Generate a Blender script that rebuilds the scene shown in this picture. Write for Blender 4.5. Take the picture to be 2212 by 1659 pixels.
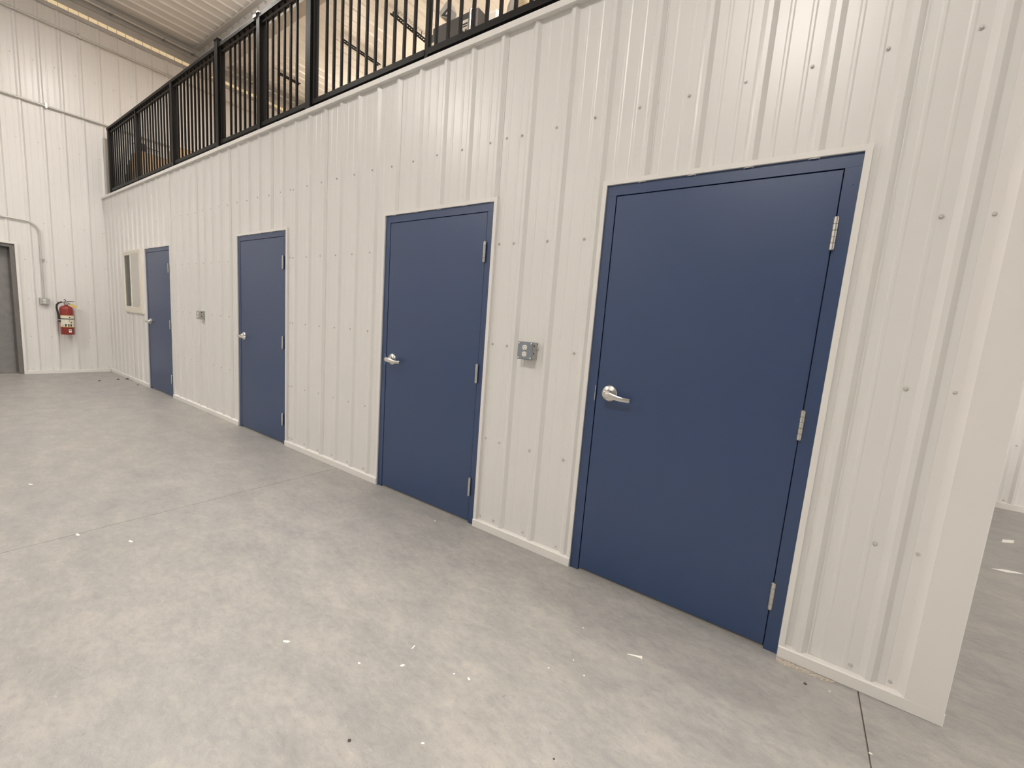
import bpy, bmesh, math, random
from mathutils import Vector, Matrix
random.seed(7)
for o in list(bpy.data.objects): bpy.data.objects.remove(o)
S = bpy.context.scene
COL = S.collection
PI = math.pi

# ------------------------------------------------------------------ camera
# right, up and back axes of the hand-held phone camera (2212x1659, ultra wide lens)
cam_d = bpy.data.cameras.new('camera'); cam = bpy.data.objects.new('camera', cam_d); COL.objects.link(cam)
cam_d.sensor_width = 36.0; cam_d.sensor_fit = 'HORIZONTAL'; cam_d.lens = 14.5795
cam_d.clip_start = 0.02; cam_d.clip_end = 100
A = ((0.81907572, -0.13699554, 0.55708813), (0.56864868, 0.06548242, -0.81996996), (0.07585275, 0.98840491, 0.13153739))
M = Matrix(A).to_4x4(); M.translation = (0.91728, -2.08704, 1.32792)
cam.matrix_world = M
S.camera = cam

# ------------------------------------------------------------------ world, exposure, lamps
w = bpy.data.worlds.new('world'); S.world = w; w.use_nodes = True
w.node_tree.nodes['Background'].inputs[0].default_value = (1.0, 0.93, 0.85, 1)
w.node_tree.nodes['Background'].inputs[1].default_value = 0.02
S.view_settings.view_transform = 'Standard'; S.view_settings.look = 'None'
S.view_settings.gamma = 1.0; S.view_settings.use_curve_mapping = False
S.view_settings.exposure = 0.0
LAMP_W = 172.0
UP_FILL_W = 125.0
LOFT_FILL_W = 26.0
LAMP_COL = (1.0, 0.945, 0.88)
# x, y, share of full power; the third spot is an added fill lamp
LAMP_SPOTS = [(0.4, -4.95, 0.90), (-5.60, -4.75, 0.70), (-6.6, -10.4, 0.50), (-5.95, -0.20, 0.50), (0.4, 0.24, 0.9), (6.65, 0.24, 0.9)]
LAMP_Z = 5.60

# ------------------------------------------------------------------ materials
def mat(name, col, rough=0.5, metal=0.0, spec=0.5, noise=None, bump=None, emit=None):
    m = bpy.data.materials.new(name); m.use_nodes = True
    nt = m.node_tree; b = nt.nodes['Principled BSDF']
    b.inputs['Base Color'].default_value = (*col, 1); b.inputs['Roughness'].default_value = rough
    b.inputs['Metallic'].default_value = metal; b.inputs['Specular IOR Level'].default_value = spec
    if noise or bump:
        tc = nt.nodes.new('ShaderNodeTexCoord')
    if noise:
        sc, amt, col2 = noise
        n = nt.nodes.new('ShaderNodeTexNoise'); n.inputs['Scale'].default_value = sc; n.inputs['Detail'].default_value = 5
        nt.links.new(tc.outputs['Object'], n.inputs['Vector'])
        r = nt.nodes.new('ShaderNodeMapRange'); r.inputs[1].default_value = 0.35; r.inputs[2].default_value = 0.7
        r.inputs[3].default_value = 0; r.inputs[4].default_value = amt
        nt.links.new(n.outputs['Fac'], r.inputs[0])
        mx = nt.nodes.new('ShaderNodeMix'); mx.data_type = 'RGBA'
        mx.inputs[6].default_value = (*col, 1); mx.inputs[7].default_value = (*col2, 1)
        nt.links.new(r.outputs[0], mx.inputs[0]); nt.links.new(mx.outputs[2], b.inputs['Base Color'])
    if bump:
        sc, st = bump
        n2 = nt.nodes.new('ShaderNodeTexNoise'); n2.inputs['Scale'].default_value = sc; n2.inputs['Detail'].default_value = 3
        nt.links.new(tc.outputs['Object'], n2.inputs['Vector'])
        bp = nt.nodes.new('ShaderNodeBump'); bp.inputs['Strength'].default_value = st; bp.inputs['Distance'].default_value = 0.01
        nt.links.new(n2.outputs['Fac'], bp.inputs['Height']); nt.links.new(bp.outputs['Normal'], b.inputs['Normal'])
    if emit:
        b.inputs['Emission Color'].default_value = (*emit[0], 1); b.inputs['Emission Strength'].default_value = emit[1]
    return m

MT = {}
MT['white_metal'] = mat('white_metal', (0.80, 0.785, 0.765), 0.31, 0, 0.5, noise=(1.3, 0.25, (0.77, 0.755, 0.735)), bump=(2.2, 0.06))
MT['trim'] = mat('trim_white', (0.83, 0.81, 0.78), 0.38, noise=(3.0, 0.2, (0.79, 0.765, 0.73)))
MT['blue'] = mat('blue_door_paint', (0.010, 0.040, 0.130), 0.36, 0, 1.0, noise=(2.0, 0.3, (0.016, 0.045, 0.125)), bump=(320, 0.03))
MT['steel'] = mat('brushed_steel', (0.72, 0.70, 0.66), 0.28, 1.0, bump=(180, 0.05))
MT['galv'] = mat('galvanised', (0.50, 0.50, 0.47), 0.42, 0.75, noise=(60, 0.6, (0.40, 0.40, 0.37)))
MT['emt'] = mat('conduit_steel', (0.60, 0.585, 0.55), 0.36, 0.35)
MT['plate'] = mat('outlet_plate', (0.30, 0.33, 0.38), 0.35, 0.6, noise=(25, 0.4, (0.24, 0.26, 0.31)))
MT['plastic'] = mat('white_plastic', (0.86, 0.83, 0.77), 0.35)
MT['dark'] = mat('dark_slot', (0.03, 0.028, 0.025), 0.7)
MT['black'] = mat('black_powder_coat', (0.008, 0.0072, 0.007), 0.5, 0, 0.22, noise=(30, 0.3, (0.010, 0.009, 0.009)))
MT['sweep'] = mat('brown_sweep', (0.16, 0.13, 0.105), 0.7)
MT['grey_steel'] = mat('grey_primer_steel', (0.50, 0.485, 0.46), 0.5, noise=(8, 0.5, (0.43, 0.415, 0.39)))
MT['grey_door'] = mat('grey_door', (0.23, 0.225, 0.22), 0.45, noise=(14, 0.6, (0.17, 0.165, 0.16)))
MT['grey_frame'] = mat('grey_frame', (0.17, 0.16, 0.15), 0.55, noise=(14, 0.6, (0.13, 0.125, 0.115)))
MT['vinyl'] = mat('cream_vinyl', (0.83, 0.79, 0.69), 0.4)
MT['red'] = mat('red_enamel', (0.27, 0.035, 0.028), 0.3)
MT['rubber'] = mat('black_rubber', (0.02, 0.018, 0.017), 0.55)
MT['yellow'] = mat('yellow_tag', (0.75, 0.55, 0.12), 0.5)
MT['bluepin'] = mat('blue_pin', (0.03, 0.07, 0.2), 0.4)
MT['card'] = mat('cardboard', (0.52, 0.36, 0.21), 0.85, noise=(10, 0.4, (0.45, 0.31, 0.17)))
MT['ply'] = mat('plywood', (0.56, 0.40, 0.24), 0.8, noise=(3, 0.6, (0.46, 0.31, 0.18)))
MT['tarp'] = mat('dark_tarp', (0.028, 0.024, 0.02), 0.6, noise=(6, 0.6, (0.07, 0.06, 0.045)))
MT['hvac'] = mat('charcoal_cabinet', (0.055, 0.048, 0.045), 0.5)
MT['cream'] = mat('cream_panel', (0.78, 0.68, 0.52), 0.5)
MT['duct'] = mat('grey_duct', (0.42, 0.40, 0.37), 0.5, 0.4)
MT['lamp_body'] = mat('lamp_body', (0.35, 0.34, 0.33), 0.5)
MT['lens'] = mat('lamp_lens', (0.9, 0.9, 0.9), 0.4, emit=(LAMP_COL, 6.0))
MT['eave_light'] = mat('fibreglass_light_panel', (0.85, 0.70, 0.45), 0.5, emit=((1.0, 0.78, 0.48), 0.42))
MT['core'] = mat('wall_core', (0.45, 0.42, 0.38), 0.8)
MT['paper'] = mat('white_paper', (0.86, 0.82, 0.76), 0.8)
MT['chip'] = mat('drywall_chip', (0.85, 0.83, 0.79), 0.8)
MT['pebble'] = mat('dark_crumb', (0.07, 0.06, 0.05), 0.85)
MT['sand'] = mat('saw_dust', (0.54, 0.485, 0.41), 0.9)
MT['fastener'] = mat('painted_fastener', (0.62, 0.60, 0.57), 0.4, 0.2)

def glass_mat(name, tint, rough, mixfac):
    m = bpy.data.materials.new(name); m.use_nodes = True; nt = m.node_tree
    for n in list(nt.nodes): nt.nodes.remove(n)
    out = nt.nodes.new('ShaderNodeOutputMaterial'); mx = nt.nodes.new('ShaderNodeMixShader')
    tr = nt.nodes.new('ShaderNodeBsdfTransparent'); tr.inputs[0].default_value = (*tint, 1)
    gl = nt.nodes.new('ShaderNodeBsdfGlossy'); gl.inputs['Roughness'].default_value = rough
    mx.inputs[0].default_value = mixfac
    nt.links.new(tr.outputs[0], mx.inputs[1]); nt.links.new(gl.outputs[0], mx.inputs[2]); nt.links.new(mx.outputs[0], out.inputs[0])
    return m
MT['glass'] = glass_mat('clear_pane', (0.75, 0.78, 0.76), 0.04, 0.14)
MT['frost'] = mat('frosted_pane', (0.55, 0.53, 0.49), 0.22, 0, 0.6)

def concrete():
    m = bpy.data.materials.new('concrete_floor'); m.use_nodes = True; nt = m.node_tree; b = nt.nodes['Principled BSDF']
    N = nt.nodes.new; L = nt.links.new
    tc = N('ShaderNodeTexCoord')
    mp = N('ShaderNodeMapping'); mp.inputs['Rotation'].default_value = (0, 0, 0.35); mp.inputs['Scale'].default_value = (1.0, 1.8, 1)
    L(tc.outputs['Object'], mp.inputs[0])
    def noise(sc, det, rough, src, dist=0.0):
        n = N('ShaderNodeTexNoise'); n.inputs['Scale'].default_value = sc; n.inputs['Detail'].default_value = det
        n.inputs['Roughness'].default_value = rough; n.inputs['Distortion'].default_value = dist
        L(src, n.inputs['Vector']); return n.outputs['Fac']
    def ramp(src, p):
        r = N('ShaderNodeValToRGB'); L(src, r.inputs[0])
        e = r.color_ramp.elements
        e[0].position, e[0].color = p[0][0], (*p[0][1], 1); e[1].position, e[1].color = p[-1][0], (*p[-1][1], 1)
        for q in p[1:-1]:
            k = e.new(q[0]); k.color = (*q[1], 1)
        return r.outputs[0]
    def mix(a, bb, fac, mode='MIX', f=1.0):
        x = N('ShaderNodeMix'); x.data_type = 'RGBA'; x.blend_type = mode
        if isinstance(fac, float): x.inputs[0].default_value = fac
        else: L(fac, x.inputs[0])
        L(a, x.inputs[6])
        if isinstance(bb, tuple): x.inputs[7].default_value = (*bb, 1)
        else: L(bb, x.inputs[7])
        return x.outputs[2]
    big = noise(3.4, 12, 0.70, mp.outputs[0], 0.15)
    c = ramp(big, [(0.32, (0.290, 0.285, 0.276)), (0.5, (0.342, 0.334, 0.318)), (0.66, (0.395, 0.379, 0.353))])
    mid = noise(20.0, 10, 0.74, mp.outputs[0], 0.4)
    c = mix(c, ramp(mid, [(0.30, (0.82, 0.82, 0.83)), (0.52, (1, 1, 1)), (0.72, (1.14, 1.125, 1.10))]), 0.9, 'MULTIPLY')
    huge = noise(0.55, 3, 0.5, tc.outputs['Object'])
    c = mix(c, ramp(huge, [(0.35, (0.95, 0.955, 0.965)), (0.65, (1.03, 1.015, 0.99))]), 0.8, 'MULTIPLY')
    # sparse pale scuffs and fine dark specks
    sc = N('ShaderNodeMapping'); sc.inputs['Rotation'].default_value = (0, 0, 0.6); sc.inputs['Scale'].default_value = (1.0, 4.5, 1)
    L(tc.outputs['Object'], sc.inputs[0])
    scuff = ramp(noise(12, 9, 0.78, sc.outputs[0], 0.8), [(0.60, (0, 0, 0)), (0.80, (0.85, 0.85, 0.85))])
    c = mix(c, (0.58, 0.55, 0.51), scuff)
    spk = ramp(noise(55, 3, 0.6, tc.outputs['Object']), [(0.25, (0.72, 0.72, 0.72)), (0.36, (1, 1, 1))])
    c = mix(c, spk, 0.8, 'MULTIPLY')
    grain = ramp(noise(240, 2, 0.5, tc.outputs['Object']), [(0.3, (0.95, 0.95, 0.95)), (0.7, (1.04, 1.04, 1.04))])
    c = mix(c, grain, 1.0, 'MULTIPLY')
    L(c, b.inputs['Base Color'])
    rr = N('ShaderNodeMapRange'); L(mid, rr.inputs[0]); rr.inputs[3].default_value = 0.30; rr.inputs[4].default_value = 0.52
    L(rr.outputs[0], b.inputs['Roughness'])
    b.inputs['Specular IOR Level'].default_value = 0.4
    bp = N('ShaderNodeBump'); bp.inputs['Strength'].default_value = 0.15; bp.inputs['Distance'].default_value = 0.004
    L(mid, bp.inputs['Height']); L(bp.outputs[0], b.inputs['Normal'])
    return m
MT['concrete'] = concrete()
MT['joint'] = mat('joint_dirt', (0.20, 0.16, 0.12), 0.9)

# ------------------------------------------------------------------ mesh helpers
class MB:
    def __init__(s): s.v = []; s.f = []
    def add(s, vs, fs):
        n = len(s.v); s.v += [tuple(p) for p in vs]; s.f += [tuple(i + n for i in f) for f in fs]; return s
    def box(s, x0, x1, y0, y1, z0, z1):
        v = [(x, y, z) for z in (z0, z1) for y in (y0, y1) for x in (x0, x1)]
        return s.add(v, [(0, 2, 3, 1), (4, 5, 7, 6), (0, 1, 5, 4), (2, 6, 7, 3), (0, 4, 6, 2), (1, 3, 7, 5)])
    def cbox(s, x0, x1, y0, y1, z0, z1, c):     # box with chamfered front (-y) rim
        v = [(x0, y1, z0), (x1, y1, z0), (x1, y1, z1), (x0, y1, z1),
             (x0, y0 + c, z0), (x1, y0 + c, z0), (x1, y0 + c, z1), (x0, y0 + c, z1),
             (x0 + c, y0, z0 + c), (x1 - c, y0, z0 + c), (x1 - c, y0, z1 - c), (x0 + c, y0, z1 - c)]
        f = [(0, 3, 2, 1), (8, 9, 10, 11)]
        for i in range(4):
            j = (i + 1) % 4
            f += [(i, j, 4 + j, 4 + i), (4 + i, 4 + j, 8 + j, 8 + i)]
        return s.add(v, f)
    def poly(s, pts, d):                         # extrude polygon (list of 3D points) by vector d
        n = len(pts); d = Vector(d); a = [Vector(p) for p in pts]
        v = a + [p + d for p in a]
        f = [tuple(range(n))[::-1], tuple(range(n, 2 * n))] + [(i, (i + 1) % n, n + (i + 1) % n, n + i) for i in range(n)]
        return s.add(v, f)
    def tube(s, path, r, n=10, caps=True):
        P = [Vector(p) for p in path]; rs = r if isinstance(r, (list, tuple)) else [r] * len(P)
        t0 = (P[1] - P[0]).normalized(); u = t0.orthogonal().normalized(); rings = []
        for i, p in enumerate(P):
            t = (P[min(i + 1, len(P) - 1)] - P[max(i - 1, 0)]).normalized()
            u = (u - t * u.dot(t)).normalized(); w_ = t.cross(u)
            rings.append([p + (u * math.cos(2 * PI * k / n) + w_ * math.sin(2 * PI * k / n)) * rs[i] for k in range(n)])
        v = [q for ring in rings for q in ring]; f = []
        for i in range(len(P) - 1):
            for k in range(n):
                f.append((i * n + k, i * n + (k + 1) % n, (i + 1) * n + (k + 1) % n, (i + 1) * n + k))
        if caps: f += [tuple(range(n))[::-1], tuple((len(P) - 1) * n + k for k in range(n))]
        return s.add(v, f)
    def lathe(s, prof, axis='z', n=24, org=(0, 0, 0)):   # prof: (radius, height)
        v = []; f = []
        for r, h in prof:
            for k in range(n):
                a = 2 * PI * k / n; c, d = r * math.cos(a), r * math.sin(a)
                p = {'z': (c, d, h), 'y': (c, h, d), 'x': (h, c, d)}[axis]
                v.append((p[0] + org[0], p[1] + org[1], p[2] + org[2]))
        for i in range(len(prof) - 1):
            for k in range(n):
                f.append((i * n + k, i * n + (k + 1) % n, (i + 1) * n + (k + 1) % n, (i + 1) * n + k))
        f += [tuple(range(n))[::-1], tuple((len(prof) - 1) * n + k for k in range(n))]
        return s.add(v, f)
    def ring(s, x0, x1, z0, z1, w_, y0, y1):     # rectangular frame in the xz plane
        s.box(x0, x0 + w_, y0, y1, z0, z1); s.box(x1 - w_, x1, y0, y1, z0, z1)
        s.box(x0 + w_, x1 - w_, y0, y1, z0, z0 + w_); s.box(x0 + w_, x1 - w_, y0, y1, z1 - w_, z1); return s
    def mesh(s, name, m, smooth=False, fix=True):
        me = bpy.data.meshes.new(name); me.from_pydata(s.v, [], s.f)
        if fix:
            bm = bmesh.new(); bm.from_mesh(me); bmesh.ops.recalc_face_normals(bm, faces=bm.faces); bm.to_mesh(me); bm.free()
        me.materials.append(MT[m] if isinstance(m, str) else m)
        if smooth:
            me.polygons.foreach_set('use_smooth', [True] * len(me.polygons))
            try: me.set_sharp_from_angle(angle=math.radians(40))
            except Exception: pass
        me.update(); return me

def link(name, me, parent=None, loc=None):
    o = bpy.data.objects.new(name, me); COL.objects.link(o)
    if parent: o.parent = parent
    if loc: o.location = loc
    return o
def obj(name, mb, m, parent=None, loc=None, smooth=False, fix=True):
    return link(name, mb.mesh(name, m, smooth, fix), parent, loc)
def tag(o, label, cat, group=None, kind=None):
    o['label'] = label; o['category'] = cat
    if group: o['group'] = group
    if kind: o['kind'] = kind
    return o
def empty(name, loc, label, cat, group=None, kind=None, rz=0.0):
    o = bpy.data.objects.new(name, None); COL.objects.link(o); o.location = loc; o.rotation_euler = (0, 0, rz)
    o.empty_display_size = 0.1
    return tag(o, label, cat, group, kind)

# ------------------------------------------------------------------ dimensions
XE, XR, YB = -9.36, 1.536, 3.70          # end wall, free corner of the block, back wall
XMAX, YMIN = 8.2, -13.0                  # hidden sides of the hall
ZC = 6.18                                # ceiling liner
P = 0.2286                               # rib pitch (9 in)
WALL_T = 3.05
DOORS = [0.0, -1.7398, -4.1954, -7.2475]
DW, DH, FACE = 1.016, 2.085, 0.051
WIN = (-8.262, -7.378, 1.135, 2.09)

# ------------------------------------------------------------------ ribbed sheet metal
RB, RT, RH = 0.0290, 0.009, 0.0160
PAN = 0.006                              # flat of the office wall sheets behind the door frame faces
def rib_height(t):                       # t measured from the rib centre, one pitch long
    t = (t + P / 2) % P - P / 2
    a = abs(t)
    if a <= RT: return RH
    if a < RB: return RH * (RB - a) / (RB - RT)
    for c in (P / 3, -P / 3):
        b = abs(t - c)
        if b <= 0.004: return 0.0015
        if b < 0.010: return 0.0015 * (0.010 - b) / 0.006
    return 0.0
KEYS = [0.0] + [s * k for s in (-1, 1) for k in (RT, RB)] + [c + k for c in (P / 3, -P / 3) for k in (-0.010, -0.004, 0.004, 0.010)]
def sheet(a0, a1, c0, z0, z1, holes, lift, place):
    """vertical sheet from a0 to a1 along the wall, ribs at c0+n*P, cut round the holes; place(a, out, z) -> point"""
    xs = {a0, a1}
    n0 = int((a0 - c0) / P) - 2; n1 = int((a1 - c0) / P) + 2
    for n in range(n0, n1 + 1):
        for k in KEYS:
            x = c0 + n * P + k
            if a0 < x < a1: xs.add(x)
    for h in holes:
        for x in h[:2]:
            if a0 < x < a1: xs.add(x)
    xs = sorted(xs); mb = MB()
    for p, q in zip(xs, xs[1:]):
        if q - p < 1e-6: continue
        m = (p + q) / 2; iv = [(z0, z1)]
        for h in holes:
            if h[0] < m < h[1]:
                new = []
                for s, e in iv:
                    if h[2] > s: new.append((s, min(e, h[2])))
                    if h[3] < e: new.append((max(s, h[3]), e))
                iv = [i for i in new if i[1] - i[0] > 1e-4]
        hp, hq = rib_height(p - c0) + lift, rib_height(q - c0) + lift
        for s, e in iv:
            mb.add([place(p, hp, s), place(q, hq, s), place(q, hq, e), place(p, hp, e)], [(0, 1, 2, 3)])
    bm = bmesh.new(); me = bpy.data.meshes.new('panel'); me.from_pydata(mb.v, [], mb.f)
    bm.from_mesh(me); bmesh.ops.remove_doubles(bm, verts=bm.verts, dist=1e-5); bm.to_mesh(me); bm.free()
    me.materials.append(MT['white_metal'])
    me.update(); return me

def screw_mesh(direction):               # washer-headed fastener standing proud along -y, +x ...
    mb = MB()
    mb.lathe([(0.0085, 0.0), (0.0085, -0.0014), (0.006, -0.0015), (0.0048, -0.0030), (0.0048, -0.0068), (0.0030, -0.0078)], 'y', 8)
    if direction == '+x':
        mb.v = [(-y, x, z) for x, y, z in mb.v]
    return mb.mesh('screw', 'fastener')
SCREW_Y, SCREW_X = screw_mesh('-y'), screw_mesh('+x')

# ------------------------------------------------------------------ floor
floor = empty('floor', (0, 0, 0), 'mottled grey polished concrete floor slab with saw cuts', 'floor', kind='structure')
obj('joint_bed', MB().box(XE - 0.1, XMAX, YMIN, YB + 0.1, -0.12, -0.006), 'joint', floor)
cuts = [XE - 0.1, -5.86, -2.275, 1.295, 4.9, XMAX]; cw = [0, 0.0018, 0.0018, 0.0024, 0.0018, 0]
for i in range(5):
    obj('slab', MB().box(cuts[i] + cw[i], cuts[i + 1] - cw[i + 1], YMIN, YB + 0.1, -0.10, 0.0), 'concrete', floor)

# ------------------------------------------------------------------ office wall with the blue doors
holes = [(d + 0.004, d + DW - 0.004, -1, DH - 0.004) for d in DOORS] + [(WIN[0] + 0.02, WIN[1] - 0.02, WIN[2] + 0.02, WIN[3] - 0.02)]
core = MB(); xs = sorted([XE, XR - 0.02] + [h[0] for h in holes] + [h[1] for h in holes])
for p, q in zip(xs, xs[1:]):
    m = (p + q) / 2; hs = [h for h in holes if h[0] < m < h[1]]
    if not hs: core.box(p, q, 0.012, 0.13, 0.0, 3.02)
    else:
        h = hs[0]
        core.box(p, q, 0.012, 0.13, h[3], 3.02)
        if h[2] > 0: core.box(p, q, 0.012, 0.13, 0.0, h[2])
wall_front = obj('wall_front', core, 'core')
tag(wall_front, 'white ribbed metal wall holding four blue doors below the black railing', 'wall', kind='structure')
C0 = 1.318                                # rib centre nearest the free corner
laps = [1.3960] + [C0 - P * (1 + 4 * k) + RB + 0.004 for k in range(12)]
laps = [l for l in laps if l > XE + 0.02] + [XE]
for i in range(len(laps) - 1):
    lo = laps[i + 1] - (0.0 if i == len(laps) - 2 else 0.0)
    link('panel', sheet(lo, laps[i] + (0.0 if i == 0 else 0.0), C0, 0.012, WALL_T, holes, 0.0012 * (i % 2), lambda a, o, z: (a, PAN - o, z)), wall_front)
    if i > 0:   # folded lap edge of the upper sheet
        obj('lap_edge', MB().box(laps[i] - 0.0015, laps[i] + 0.0015, PAN - 0.0042, PAN + 0.001, 0.012, WALL_T) if not any(h[0] < laps[i] < h[1] for h in holes)
            else MB().box(laps[i] - 0.0015, laps[i] + 0.0015, PAN - 0.0042, PAN + 0.001, DH + 0.02, WALL_T), 'white_metal', wall_front)
rows = [0.082, 0.611, 1.222, 1.831, 2.438]
cols = []
n = 0
while C0 - 0.056 - P * n > XE + 0.05:
    cols.append(C0 - 0.056 - P * n); n += 1
for x in cols + [1.385] + [d + DW + 0.047 for d in DOORS[1:3]]:
    for z in rows:
        if any(h[0] - 0.03 < x < h[1] + 0.03 and h[2] - 0.03 < z < h[3] + 0.03 for h in holes): continue
        s = link('screw', SCREW_Y, wall_front, (x + random.uniform(-.003, .003), PAN - 0.0012, z + random.uniform(-.004, .004)))
        s.rotation_euler = (random.uniform(-.12, .12), random.uniform(0, 1), random.uniform(-.12, .12))

# side and rear of the block, seen only from another position
wall_side = obj('wall_side', MB().box(XR - 0.10, XR - 0.022, 0.131, YB, 0.0, 3.02), 'white_metal')
tag(wall_side, 'plain white return wall of the office block behind the free corner', 'wall', kind='structure')

# corner trim, cap, base, door casings
ct = MB()
sec = [(1.371, -0.0010), (1.371, -0.0026), (1.404, -0.0026), (1.425, -0.0235), (XR - 0.004, -0.0245), (XR, -0.0205), (XR, 0.135), (XR - 0.02, 0.135), (XR - 0.02, 0.003), (1.41, 0.003), (1.41, -0.0010)]
ct.poly([(x, y + (PAN if x < 1.42 else 0.004), 0.012) for x, y in sec], (0, 0, WALL_T - 0.012))
tag(obj('trim_5', ct, 'trim'), 'white folded corner trim at the free end of the wall', 'trim', kind='structure')
cap = MB()
sec = [(-0.032, 3.013), (-0.032, 3.046), (-0.028, 3.050), (0.13, 3.052), (0.13, 3.02), (-0.024, 3.016)]
cap.poly([(XE, y, z) for y, z in sec], (XR + 0.004 - XE, 0, 0))
tag(obj('trim_6', cap, 'trim'), 'long white cap trim under the black railing', 'trim', kind='structure')
base = empty('baseboard_front', (0, 0, 0), 'white base trim along the floor between the blue doors', 'trim', kind='structure')
ends = [XR + 0.001] + [e for d in DOORS for e in (d + DW + 0.001, d - 0.001)] + [XE]
for i in range(0, len(ends), 2):
    b = MB(); sec = [(-0.0205, 0.001), (-0.0205, 0.048), (-0.0175, 0.052), (0.004, 0.056), (0.004, 0.001)]
    b.poly([(ends[i + 1], y, z) for y, z in sec], (ends[i] - ends[i + 1], 0, 0))
    obj('base_trim', b, 'trim', base)
names = ['nearest the free wall corner', 'between the outlet box and the screws', 'beside the small outlet box', 'next to the white window']
for i, d in enumerate(DOORS):
    t = empty('trim_%d' % (i + 1), (d, 0, 0), 'white casing around the blue door ' + names[i], 'trim', kind='structure')
    wv, yo = 0.0225, -0.0145
    x0, x1, z1 = -0.0005, DW + 0.0005, DH + 0.0005
    j = MB(); j.poly([(x0 - wv, yo, 0.048), (x0, yo, 0.048), (x0, yo, z1), (x0 - wv, yo, z1 + wv)], (0, 0.024, 0)); obj('jamb_trim', j, 'trim', t)
    j = MB(); j.poly([(x1, yo, 0.048), (x1 + wv, yo, 0.048), (x1 + wv, yo, z1 + wv), (x1, yo, z1)], (0, 0.024, 0)); obj('jamb_trim', j, 'trim', t)
    j = MB(); j.poly([(x0, yo, z1), (x1, yo, z1), (x1 + wv, yo, z1 + wv), (x0 - wv, yo, z1 + wv)], (0, 0.024, 0)); obj('head_trim', j, 'trim', t)

# ------------------------------------------------------------------ blue doors
def lever_meshes():
    rose = MB().lathe([(0.042, 0.0), (0.042, -0.006), (0.039, -0.0095), (0.030, -0.013), (0.0225, -0.016), (0.0205, -0.030), (0.0185, -0.034)], 'y', 28)
    lv = MB()
    # hub and arm: a flat tapering bar leaving the hub, dropping a little and returning to the door
    path = [(-0.006, -0.060, 0.000), (0.012, -0.063, -0.0005), (0.040, -0.063, -0.004), (0.070, -0.060, -0.008), (0.092, -0.055, -0.010), (0.112, -0.047, -0.010), (0.124, -0.040, -0.010)]
    hw = [0.0165, 0.0165, 0.0135, 0.0115, 0.0105, 0.0100, 0.0095]; th = [0.006, 0.0065, 0.006, 0.0055, 0.005, 0.005, 0.0045]
    vs = []
    for p, h, t in zip(path, hw, th):
        k = 0.45
        for dy, dz in ((-t, -h * (1 - k)), (-t, h * (1 - k)), (-t * .4, h), (t * .4, h), (t, h * (1 - k)), (t, -h * (1 - k)), (t * .4, -h), (-t * .4, -h)):
            vs.append((p[0], p[1] + dy, p[2] + dz))
    f = [tuple(range(8))[::-1], tuple(range(48, 56))]
    for i in range(6):
        for k in range(8): f.append((i * 8 + k, i * 8 + (k + 1) % 8, (i + 1) * 8 + (k + 1) % 8, (i + 1) * 8 + k))
    lv.add(vs, f)
    lv.lathe([(0.0125, -0.028), (0.0125, -0.055), (0.0160, -0.058), (0.0160, -0.0655), (0.0140, -0.0675)], 'y', 20)
    return rose.mesh('rose', 'steel', True), lv.mesh('lever', 'steel', True)
ROSE, LEVER = lever_meshes()
hg = MB()
for k in range(5):
    h0 = -0.0605 + k * 0.0242
    hg.lathe([(0.0085, h0 + 0.0005), (0.0092, h0 + 0.0012), (0.0092, h0 + 0.0230), (0.0085, h0 + 0.0237)], 'z', 14, (0, -0.0085, 0))
hg.lathe([(0.0055, -0.064), (0.0078, -0.0625), (0.0078, -0.0605)], 'z', 12, (0, -0.0085, 0))
hg.lathe([(0.0078, 0.0605), (0.0078, 0.0625), (0.0055, 0.064)], 'z', 12, (0, -0.0085, 0))
hg.box(-0.0017, 0.0017, -0.004, 0.012, -0.058, 0.058)
HINGE = hg.mesh('hinge', 'steel', True)
fs = MB().lathe([(0.0042, 0.0), (0.0042, -0.0008), (0.0025, -0.0012)], 'y', 8).mesh('frame_screw', 'blue')
def make_frame():
    j1 = MB().box(0, FACE, 0, 0.012, 0, DH - FACE - 0.0006); j1.box(FACE - 0.012, FACE, 0.012, 0.13, 0, DH - FACE)
    j1.box(FACE, FACE + 0.016, 0.053, 0.095, 0, DH - FACE)
    j2 = MB(); j2.v = [(DW - x, y, z) for x, y, z in j1.v]; j2.f = list(j1.f)
    h = MB().box(0, DW, 0.0004, 0.0124, DH - FACE, DH); h.box(FACE, DW - FACE, 0.0124, 0.13, DH - FACE, DH - FACE + 0.012)
    h.box(FACE, DW - FACE, 0.053, 0.095, DH - FACE - 0.016, DH - FACE)
    return j1.mesh('jamb', 'blue'), j2.mesh('jamb', 'blue'), h.mesh('head', 'blue')
J1, J2, HD = make_frame()
g = 0.0032
SLAB = MB().cbox(FACE + g + 0.001, DW - FACE - g, 0.0015, 0.046, 0.016, DH - FACE - g - 0.0012, 0.0012).mesh('slab', 'blue')
SILL = MB().box(FACE + 0.0005, DW - FACE - 0.0005, 0.010, 0.125, 0.0005, 0.006).mesh('threshold', 'galv')
SWEEP = MB().box(FACE + 0.005, DW - FACE - 0.005, 0.009, 0.040, 0.0062, 0.0158).mesh('door_sweep', 'sweep')
STRIKE = MB().box(-0.0016, 0.0018, -0.0040, 0.012, -0.041, 0.041).mesh('strike_plate', 'steel')
dl = ['blue steel door closest to the free corner of the white wall', 'blue steel door just past the single outlet box',
      'blue steel door with the small outlet box on its latch side', 'blue steel door standing next to the white sliding window']
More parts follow.
